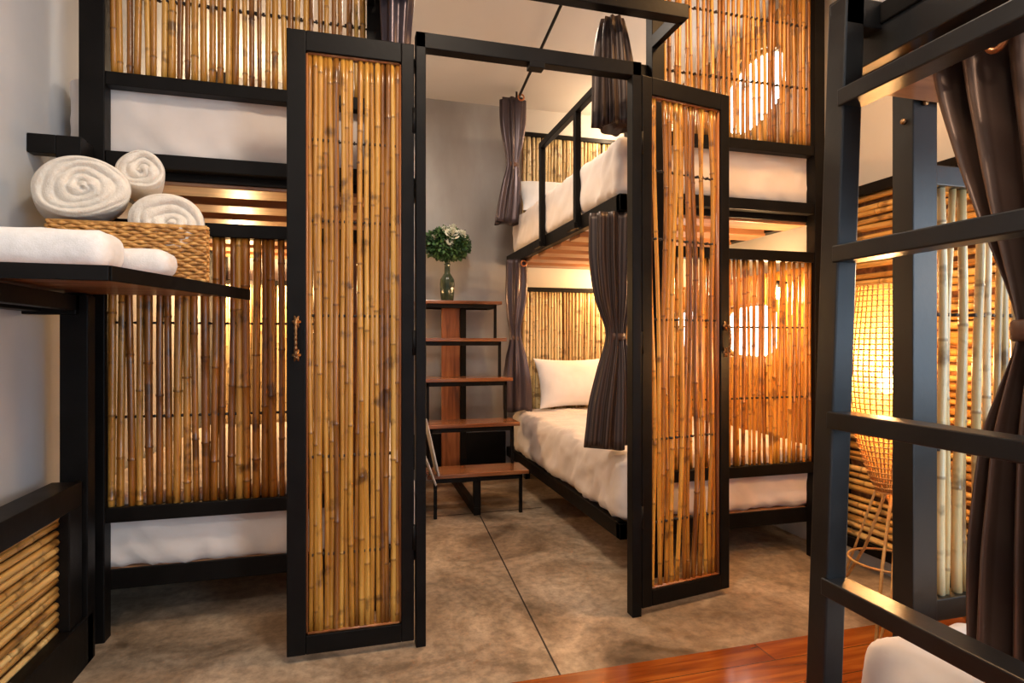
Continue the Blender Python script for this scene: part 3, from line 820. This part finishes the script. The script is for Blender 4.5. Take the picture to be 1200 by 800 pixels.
for k, a in enumerate((3.75, 5.6, 1.4)):
    fx, fy = cx + .30 * math.cos(a), cy + .30 * math.sin(a)
    g = MB(); g.tube([(cx + .03 * math.cos(a + 2.6), cy + .03 * math.sin(a + 2.6), .56), (cx + .12 * math.cos(a), cy + .12 * math.sin(a), .28), (fx, fy, .012)], .006, 7)
    g.tube([(cx + .034 * math.cos(a + 1.2), cy + .034 * math.sin(a + 1.2), .55), (cx + .17 * math.cos(a + .2), cy + .17 * math.sin(a + .2), .2), (fx, fy, .012)], .0045, 7)
    g.build('leg', M['rattan'], lp)
g = MB(); g.tube([(cx + .13 * math.cos(2 * PI * k / 24), cy + .13 * math.sin(2 * PI * k / 24), .27) for k in range(25)], .0045, 6, cap=False); g.build('leg_ring', M['rattan'], lp)

# ------------------------------------------------------------------ STEP STAND
st = thing('step_stand', 'five-tread wooden step stand on black steel legs against the far wall', 'steps', (.755, 4.0, 0))
levels = [(.275, 3.57), (.555, 3.775), (.845, 3.96), (1.125, 4.13), (1.405, 4.27)]
for i, (z, y) in enumerate(levels):
    dp = .25 if i < 4 else .28
    MB().box(.435, 1.085, y, y + dp, z - .025, z).build('tread', M['tread'], st, bevel=.004); trd = bpy.context.scene.objects[-1] if 0 else col.objects[-1]
    f = MB(); f.box(.475, 1.045, y + .015, y + .035, z - .055, z - .025); f.box(.475, 1.045, y + dp - .03, y + dp - .01, z - .055, z - .025)
    zb = 0 if i == 0 else levels[i - 1][0]
    f.box(.475, .495, y + .03, y + dp - .02, z - .055, z - .025); f.box(1.025, 1.045, y + .03, y + dp - .02, z - .055, z - .025)
    f.build('tread_frame', M['steel'], trd, bevel=.002)
    for x in (.475, 1.025):
        yy = y + .015
        MB().box(x, x + .02, yy, yy + .02, zb, z - .03).build('leg', M['steel'], st, bevel=.002)
MB().box(.655, .80, 4.485, 4.51, 0, 1.36).build('wood_plank', M['plank'], st, bevel=.004)
MB().box(.80, .845, 4.47, 4.52, 0, 1.36).build('spine_post', M['steel'], st, bevel=.003)
MB().box(.73, .775, 3.60, 4.50, 0, .05).box(.73, .775, 3.60, 3.64, .05, .23).build('base_runner', M['steel'], st, bevel=.003)

# vase and flowers on the top tread
vx, vy, vz = .685, 4.40, 1.406
vase = MB().lathe((vx, vy, vz), [(.036, 0), (.046, .006), (.052, .06), (.055, .13), (.052, .165), (.034, .195), (.022, .215), (.020, .275), (.024, .285), (.019, .285), (.016, .22)], 48, .03, 16).build('vase', M['glass_green'], None, loc=(vx, vy, vz))
tag(vase, 'dark green ribbed glass vase on the top tread of the steps', 'vase')
bq = thing('flower_bouquet', 'bunch of white flowers and small green leaves in the dark vase', 'flowers', (vx, vy, vz + .27))
vz += .035
rnd = random.Random(4)
def leaves(nn, mat, name, seed):
    mb = MB(); rnd = random.Random(seed)
    for _ in range(nn):
        u = rnd.uniform(-1, 1); a = rnd.uniform(0, 2 * PI); s = math.sqrt(1 - u * u); rr = rnd.uniform(.55, 1.08)
        c = Vector((vx + .158 * rr * s * math.cos(a), vy + .125 * rr * s * math.sin(a), vz + .40 + .105 * rr * u))
        d = Vector((s * math.cos(a), s * math.sin(a), u + rnd.uniform(-.6, .6))).normalized()
        e = d.cross(Vector((rnd.uniform(-1, 1), rnd.uniform(-1, 1), rnd.uniform(-1, 1)))).normalized(); f = d.cross(e)
        L = rnd.uniform(.022, .045); W = L * .36
        mb.add([c, c + d * L * .5 + e * W, c + d * L - f * L * .15, c + d * L * .5 - e * W, c + d * L * .5 + f * L * .12],
               [(0, 1, 4), (1, 2, 4), (2, 3, 4), (3, 0, 4)])
    return mb.build(name, mat, bq)
leaves(1000, M['leaf_dark'], 'foliage', 1); leaves(900, M['leaf'], 'foliage', 2)
sm = MB()
for _ in range(16):
    a = rnd.uniform(0, 6.28); r = rnd.uniform(.02, .13); sm.tube([(vx, vy, vz + .22), (vx + r * .5 * math.cos(a), vy + r * .5 * math.sin(a), vz + .33), (vx + r * math.cos(a), vy + r * math.sin(a), vz + .42)], .0018, 5)
sm.build('stems', M['leaf_dark'], bq)
for (dx, dy, dz, R) in ((.02, -.115, .465, .048), (.035, -.05, .515, .038), (-.03, -.06, .505, .026), (.10, -.09, .47, .034), (.125, -.05, .43, .034), (-.11, -.07, .44, .024), (.0, -.125, .40, .022)):
    mb = MB(); c = Vector((vx + dx, vy + dy, vz + dz)); ax = (c - Vector((vx, vy, vz + .38))).normalized()
    q = ax.to_track_quat('Z', 'Y').to_matrix()
    for ring, (rr, tilt, num) in enumerate(((.30, .15, 4), (.6, .55, 6), (.95, 1.0, 8), (1.15, 1.4, 9))):
        for k in range(num):
            a = 2 * PI * k / num + ring * .5
            vs = []
            for i in range(5):
                for j in range(5):
                    t = i / 4; s = (j / 4 - .5)
                    rad = R * (rr * .35 + t * rr * .75 * math.sin(.35 + tilt * .6)); h = R * (t * .95 * math.cos(tilt * .85) - .25 * ring * .5) + R * .1 * math.sin(t * 3)
                    aa = a + s * (2 * PI / num) * 1.4 * math.sin(.5 + t * 2.1)
                    vs.append(c + q @ Vector((rad * math.cos(aa), rad * math.sin(aa), h - R * .1 * (s * 2) ** 2)))
            mb.add(vs, [(i * 5 + j, (i + 1) * 5 + j, (i + 1) * 5 + j + 1, i * 5 + j + 1) for i in range(4) for j in range(4)])
    mb.build('bloom', M['petal'], bq)

# leaning magazines beside the steps
for (x, y, lab, h) in ((.452, 3.50, 'thin grey magazine leaning steeply against the left of the steps', .33), (.425, 3.43, 'shorter grey magazine leaning in front at the left of the steps', .20)):
    zb = .0
    t = thing('magazine', lab, 'magazine', (x, y, .0))
    z0 = .30 if h > .3 else .26
    MB().bar((x + .045, y + .12, z0 - .02), (x - .03, y + .12, z0 + h), .20, .006, up=(1, 0, 0)).build('cover', M['paper'], t, bevel=.001)
    MB().bar((x + .049, y + .12, z0 - .015), (x - .026, y + .12, z0 + h - .01), .195, .004, up=(1, 0, 0)).build('pages', M['towel2'], t)

# ------------------------------------------------------------------ LEFT DESK / RACK
dk = thing('console_table', 'dark wooden shelf table on black steel legs at the left, holding towels', 'table', (-.8, 2.1, 0))
ply = [(-1.055, 1.715), (-.612, 1.725), (-.385, 2.385), (-1.055, 2.385)]
MB().prism(ply, 1.268, 1.294).build('tabletop', M['shelf_wood'], dk, bevel=.003)
e = MB()
for a, b in zip(ply[:3], ply[1:3]):
    e.bar((a[0], a[1], 1.277), (b[0], b[1], 1.277), .012, .040)
e.build('edge_band', M['steel'], dk, bevel=.002)
MB().box(-1.055, -.90, 2.26, 2.30, 1.19, 1.256).box(-1.055, -1.0, 1.80, 2.30, 1.20, 1.256).box(-.945, -.90, 1.80, 2.34, 1.205, 1.256).build('apron', M['steel'], dk, bevel=.003)
MB().box(-.972, -.905, 2.347, 2.41, 0, 1.80).build('leg', M['steel'], dk, bevel=.003)
MB().box(-1.058, -.975, 2.30, 2.345, 1.735, 1.80).box(-.975, -.90, 2.30, 2.345, 1.60, 1.80).build('wall_arm', M['steel'], dk, bevel=.003)
MB().box(-.958, -.875, 2.285, 2.345, 0, 1.256).build('leg', M['steel'], dk, bevel=.003)
# low panel of horizontal bamboo below the table
pn = MB(); rnd = random.Random(9)
for i in range(15):
    z = .165 + .385 * (i + .5) / 15
    pole(pn, (-.925, .9, z + rnd.uniform(-.004, .004)), (-.925, 2.18, z + rnd.uniform(-.004, .004)), .0112 * rnd.uniform(.85, 1.15), 900 + i, .004, (0, 0, 1))
pn.build('bamboo_infill', M['bamboo_wall'], dk)
MB().box(-.975, -.885, .9, 2.27, .55, .63).box(-.975, -.875, .9, 2.33, 0, .165).box(-.975, -.885, 2.18, 2.27, .165, .55).build('panel_frame', M['steel'], dk, bevel=.003)
MB().box(-.965, -.945, .9, 2.18, .165, .55).build('backing_board', M['shelf_wood'], dk, smooth=False)

# basket
bk = thing('wicker_basket', 'woven tan wicker basket filled with rolled towels, on the shelf table', 'basket', (-.69, 2.21, 1.294))
def weave(mb, a, b, z0, z1, nrow, step, nrm, amp=.006):
    a, b = Vector(a), Vector(b); L = (b - a).length; d = (b - a).normalized(); nv = Vector(nrm)
    n = int(L / step)
    for r in range(nrow):
        z = z0 + (z1 - z0) * (r + .5) / nrow; h = (z1 - z0) / nrow
        pts, rad = [], []
        for i in range(n * 3 + 1):
            t = i / (n * 3); ph = i / 3 * PI + (PI if r % 2 else 0)
            pts.append(a + d * (L * t) + nv * (amp * math.cos(ph)) + Vector((0, 0, z + .0018 * math.sin(ph * .5 + r * 2.1))) - Vector((0, 0, a.z)))
            rad.append(h * .52 * (1 + .15 * math.sin(ph + 1)))
        mb.tube(pts, rad, 6)
bx0, bx1, by0, by1, bz0, bz1 = -.915, -.468, 2.105, 2.325, 1.297, 1.475
wv = MB()
for (a, b, nr) in (((bx0, by0, 0), (bx1, by0, 0), (0, -1, 0)), ((bx1, by0, 0), (bx1 - .05, by1, 0), (1, 0, 0)), ((bx1 - .05, by1, 0), (bx0, by1, 0), (0, 1, 0)), ((bx0, by1, 0), (bx0, by0, 0), (-1, 0, 0))):
    weave(wv, a, b, bz0, bz1, 17, .019, nr, .0035)
wv.build('woven_wall', M['wicker'], bk)
rim = MB(); rim.tube([(bx0, by0, bz1), (bx1, by0, bz1), (bx1 - .05, by1, bz1), (bx0, by1, bz1), (bx0, by0, bz1)], .0055, 8); rim.build('rim', M['wicker'], bk)
MB().box(bx0 + .006, bx1 - .058, by0 + .006, by1 - .006, bz0, bz0 + .008).box(bx0 + .006, bx1 - .006, by0 + .006, by0 + .009, bz0, bz1 - .006).build('liner', M['wicker'], bk, smooth=False)

def towel_roll(label, cx, cz, rx, rz, y0, y1, turns, seed, squash=0, group=None, mat='towel'):
    mb = MB(); n = 72; nr = 40; rnd = random.Random(seed); ph0 = rnd.uniform(0, 1)
    def shape(a):
        return 1 + .035 * math.sin(2 * a + seed) + .03 * math.sin(3 * a + seed * 2)
    def end(y, sg):
        vs = []
        for i in range(nr + 1):
            t = i / nr
            for k in range(n):
                a = 2 * PI * k / n
                wob = .11 * math.sin(2 * a + 3 * t + seed) + .07 * math.sin(5 * a + 6 * t) * t + .05 * math.sin(3 * a - 2 * t + seed)
                ph = t * turns + a / (2 * PI) + ph0 + wob * 1.6
                g = abs(math.sin(PI * ph)) ** .38
                rr = shape(a) * t
                edge = (1 - max(0, (t - .86) / .14) ** 2 * .85)
                yy = y + sg * (.014 * g * edge - .012 * (1 - edge) + .006 * math.sin(a * 2 + t * 5))
                vs.append((cx + rx * rr * math.cos(a), yy, cz + rz * rr * math.sin(a)))
        return vs
    A = end(y0, -1); mb.add(A, [(i * n + k, (i + 1) * n + k, (i + 1) * n + (k + 1) % n, i * n + (k + 1) % n) for i in range(nr) for k in range(n)])
    body = []
    m = 10
    for i in range(m + 1):
        t = i / m; y = y0 + .008 + (y1 - y0 - .008) * t
        for k in range(n):
            a = 2 * PI * k / n; lip = 1.0 + (.012 * math.sin(PI * t))
            body.append((cx + rx * shape(a) * lip * math.cos(a), y, cz + rz * shape(a) * lip * math.sin(a)))
    mb.add(body, [(i * n + k, (i + 1) * n + k, (i + 1) * n + (k + 1) % n, i * n + (k + 1) % n) for i in range(m) for k in range(n)])
    # stitch the front rim to the body
    last = A[nr * n:]; first = body[:n]
    
    mb.add(last + first, [(k, n + k, n + (k + 1) % n, (k + 1) % n) for k in range(n)])
    B = end(y1, 1); mb.add(B, [(i * n + k, i * n + (k + 1) % n, (i + 1) * n + (k + 1) % n, (i + 1) * n + k) for i in range(nr) for k in range(n)])
    for v in mb.v: v.x += (v.y - y0) * cx / y0
    o = mb.build('rolled_towel', M[mat], None, loc=(cx, (y0 + y1) / 2, cz - rz)); weld(o, .0012)
    tag(o, label, 'towel', group); return o
towel_roll('biggest cream rolled towel, at the left end of the basket', -.832, 1.588, .134, .100, 2.122, 2.318, 4.3, 1)
towel_roll('smallest rolled towel, top of the pile between the other two rolls', -.683, 1.668, .072, .068, 2.18, 2.36, 3, 2)
towel_roll('cream rolled towel at the right end of the basket, half sunk in it', -.588, 1.482, .112, .104, 2.122, 2.318, 3.7, 3)

def lying_towel(label, x0, x1, yc, z0, h, d, seed):
    o = soft_box(x0, x1, yc - d / 2, yc + d / 2, z0, z0 + h, .036, seed, .002, .012).build('folded_towel', M['towel2'], None, loc=((x0 + x1) / 2, yc, z0)); weld(o)
    tag(o, label, 'towel'); return o
lying_towel('thick white folded towel at the front left edge of the shelf table', -1.04, -.632, 1.835, 1.295, .102, .15, 4)
lying_towel('smaller white folded towel directly in front of the wicker basket', -.98, -.535, 1.995, 1.295, .082, .13, 6)

# ------------------------------------------------------------------ LAMPS
def light(name, typ, loc, e, c, size=.1, rot=None, shape=None, sy=None, spread=None):
    l = bpy.data.lights.new(name, typ); l.energy = e; l.color = c
    if typ == 'AREA':
        l.size = size
        if sy: l.shape = 'RECTANGLE'; l.size_y = sy
        if spread: l.spread = spread
    else: l.shadow_soft_size = size
    o = bpy.data.objects.new(name, l); col.objects.link(o); o.location = loc
    if rot: o.rotation_euler = rot
    return o
WARM = (1.0, .60, .27); WARM2 = (1.0, .72, .45)
def wall_lamp(label, loc, e, nrm, col_=WARM, vis=True):
    x, y, z = loc; nx, ny = nrm
    t = thing('wall_lamp', label, 'lamp', loc)
    b = MB(); b.lathe((x, y, z - .03), [(.004, 0), (.018, .008), (.026, .028), (.024, .045), (.014, .065)], 14); b.build('bulb', M['bulb'], t)
    s = MB(); s.tube([(x, y, z + .03), (x, y, z + .07)], .016, 12); s.tube([(x, y, z + .06), (x + nx * .07, y + ny * .07, z + .06)], .006, 8)
    s.build('socket', M['steel'], t)
    light('bulb_light', 'POINT', (x - nx * .05, y - ny * .05, z), e, col_, .035)
    return t
wall_lamp('bare warm bulb glowing behind the brown bamboo of the left lower berth', (-.80, 4.34, 1.46), 48, (-1, 0))
wall_lamp('warm bulb above the lower berth by the far pale headboard', (2.16, 4.25, 1.56), 34, (1, 0))
wall_lamp('warm bulb low by the wall behind the right amber bamboo wall', (2.22, 2.66, 1.36), 30, (1, 0))
wall_lamp('warm bulb over the upper berth behind the right golden bamboo', (2.18, 4.2, 2.85), 20, (1, 0), WARM2)
wall_lamp('warm bulb over the left upper berth behind the bamboo', (-.85, 4.2, 2.75), 16, (-1, 0), WARM2)
wall_lamp('warm bulb on the right wall inside the near bunk', (2.28, 1.0, 1.35), 14, (1, 0), WARM2)
light('floor_lamp_light', 'POINT', (1.95, 1.75, 1.025), 42, (1.0, .56, .22), .03)

def fill_downlight(x, y, e, c, lab):  # unseen ceiling fixtures, added as warm fill for the room
    t = thing('ceiling_fill', lab, 'lamp', (x, y, ZC))
    MB().lathe((x, y, ZC - .05), [(.10, 0), (.115, .01), (.115, .05)], 32).build('housing', M['steel'], t)
    MB().lathe((x, y, ZC - .056), [(.001, 0), (.088, .0), (.09, .006)], 32).build('diffuser', M['fill_face'], t)
    light('ceiling_fill_light', 'AREA', (x, y, ZC - .07), e, c, .3)
fill_downlight(.65, 3.0, 20, (1.0, .84, .68), 'added round ceiling fill lamp over the passage between the bunks')
fill_downlight(.35, 1.1, 32, (1.0, .80, .60), 'added round ceiling fill lamp in front of the bamboo doors')
fill_downlight(1.72, 1.80, 21, (1.0, .55, .22), 'added amber ceiling fill lamp above the rattan floor lamp')  # added to tint the right panels, mattresses and floor warm
fill_downlight(-.45, -.9, 26, (1.0, .86, .70), 'added round ceiling fill lamp behind the viewer')
# daylight coming through the window of the right wall
light('daylight_through_window', 'AREA', (XR - .06, -1.75, 1.65), 130, (.58, .78, 1.0), 1.8, (0, math.radians(90), math.radians(-35)), sy=1.3)

# ------------------------------------------------------------------ WORLD, CAMERA, VIEW
wd = bpy.data.worlds.new('world'); sc.world = wd; wd.use_nodes = True
wd.node_tree.nodes['Background'].inputs[0].default_value = (.7, .8, 1, 1); wd.node_tree.nodes['Background'].inputs[1].default_value = .3
cam = bpy.data.cameras.new('camera'); co = bpy.data.objects.new('camera', cam); col.objects.link(co)
cam.sensor_width = 36; cam.lens = 36 * 680 / 1200; cam.clip_start = .02
co.location = (0, 0, 1.10); co.rotation_euler = (math.radians(90), 0, -math.atan(680 / 2500))
sc.camera = co
vs = sc.view_settings
vs.view_transform = 'Standard'; vs.look = 'None'; vs.gamma = 1; vs.use_curve_mapping = False; vs.exposure = 0.0

GROUPS = {'bunk_bed': 'bunk beds along the walls', 'bamboo_door': 'bamboo doors of the doorway', 'mattress': 'mattresses on the bunks', 'pillow': 'pillows on the berths',
          'curtain': 'curtains around the bunks', 'wall_lamp': 'bare bulbs inside the berths', 'ceiling_fill': 'added ceiling fill lamps',
          'rolled_towel': 'rolled towels in the basket', 'folded_towel': 'folded towels on the shelf table', 'magazine': 'magazines by the steps'}
for o in list(bpy.data.objects):
    k = o.name.split('.')[0]
    if o.parent is None and k in GROUPS and 'label' in o: o['group'] = GROUPS[k]
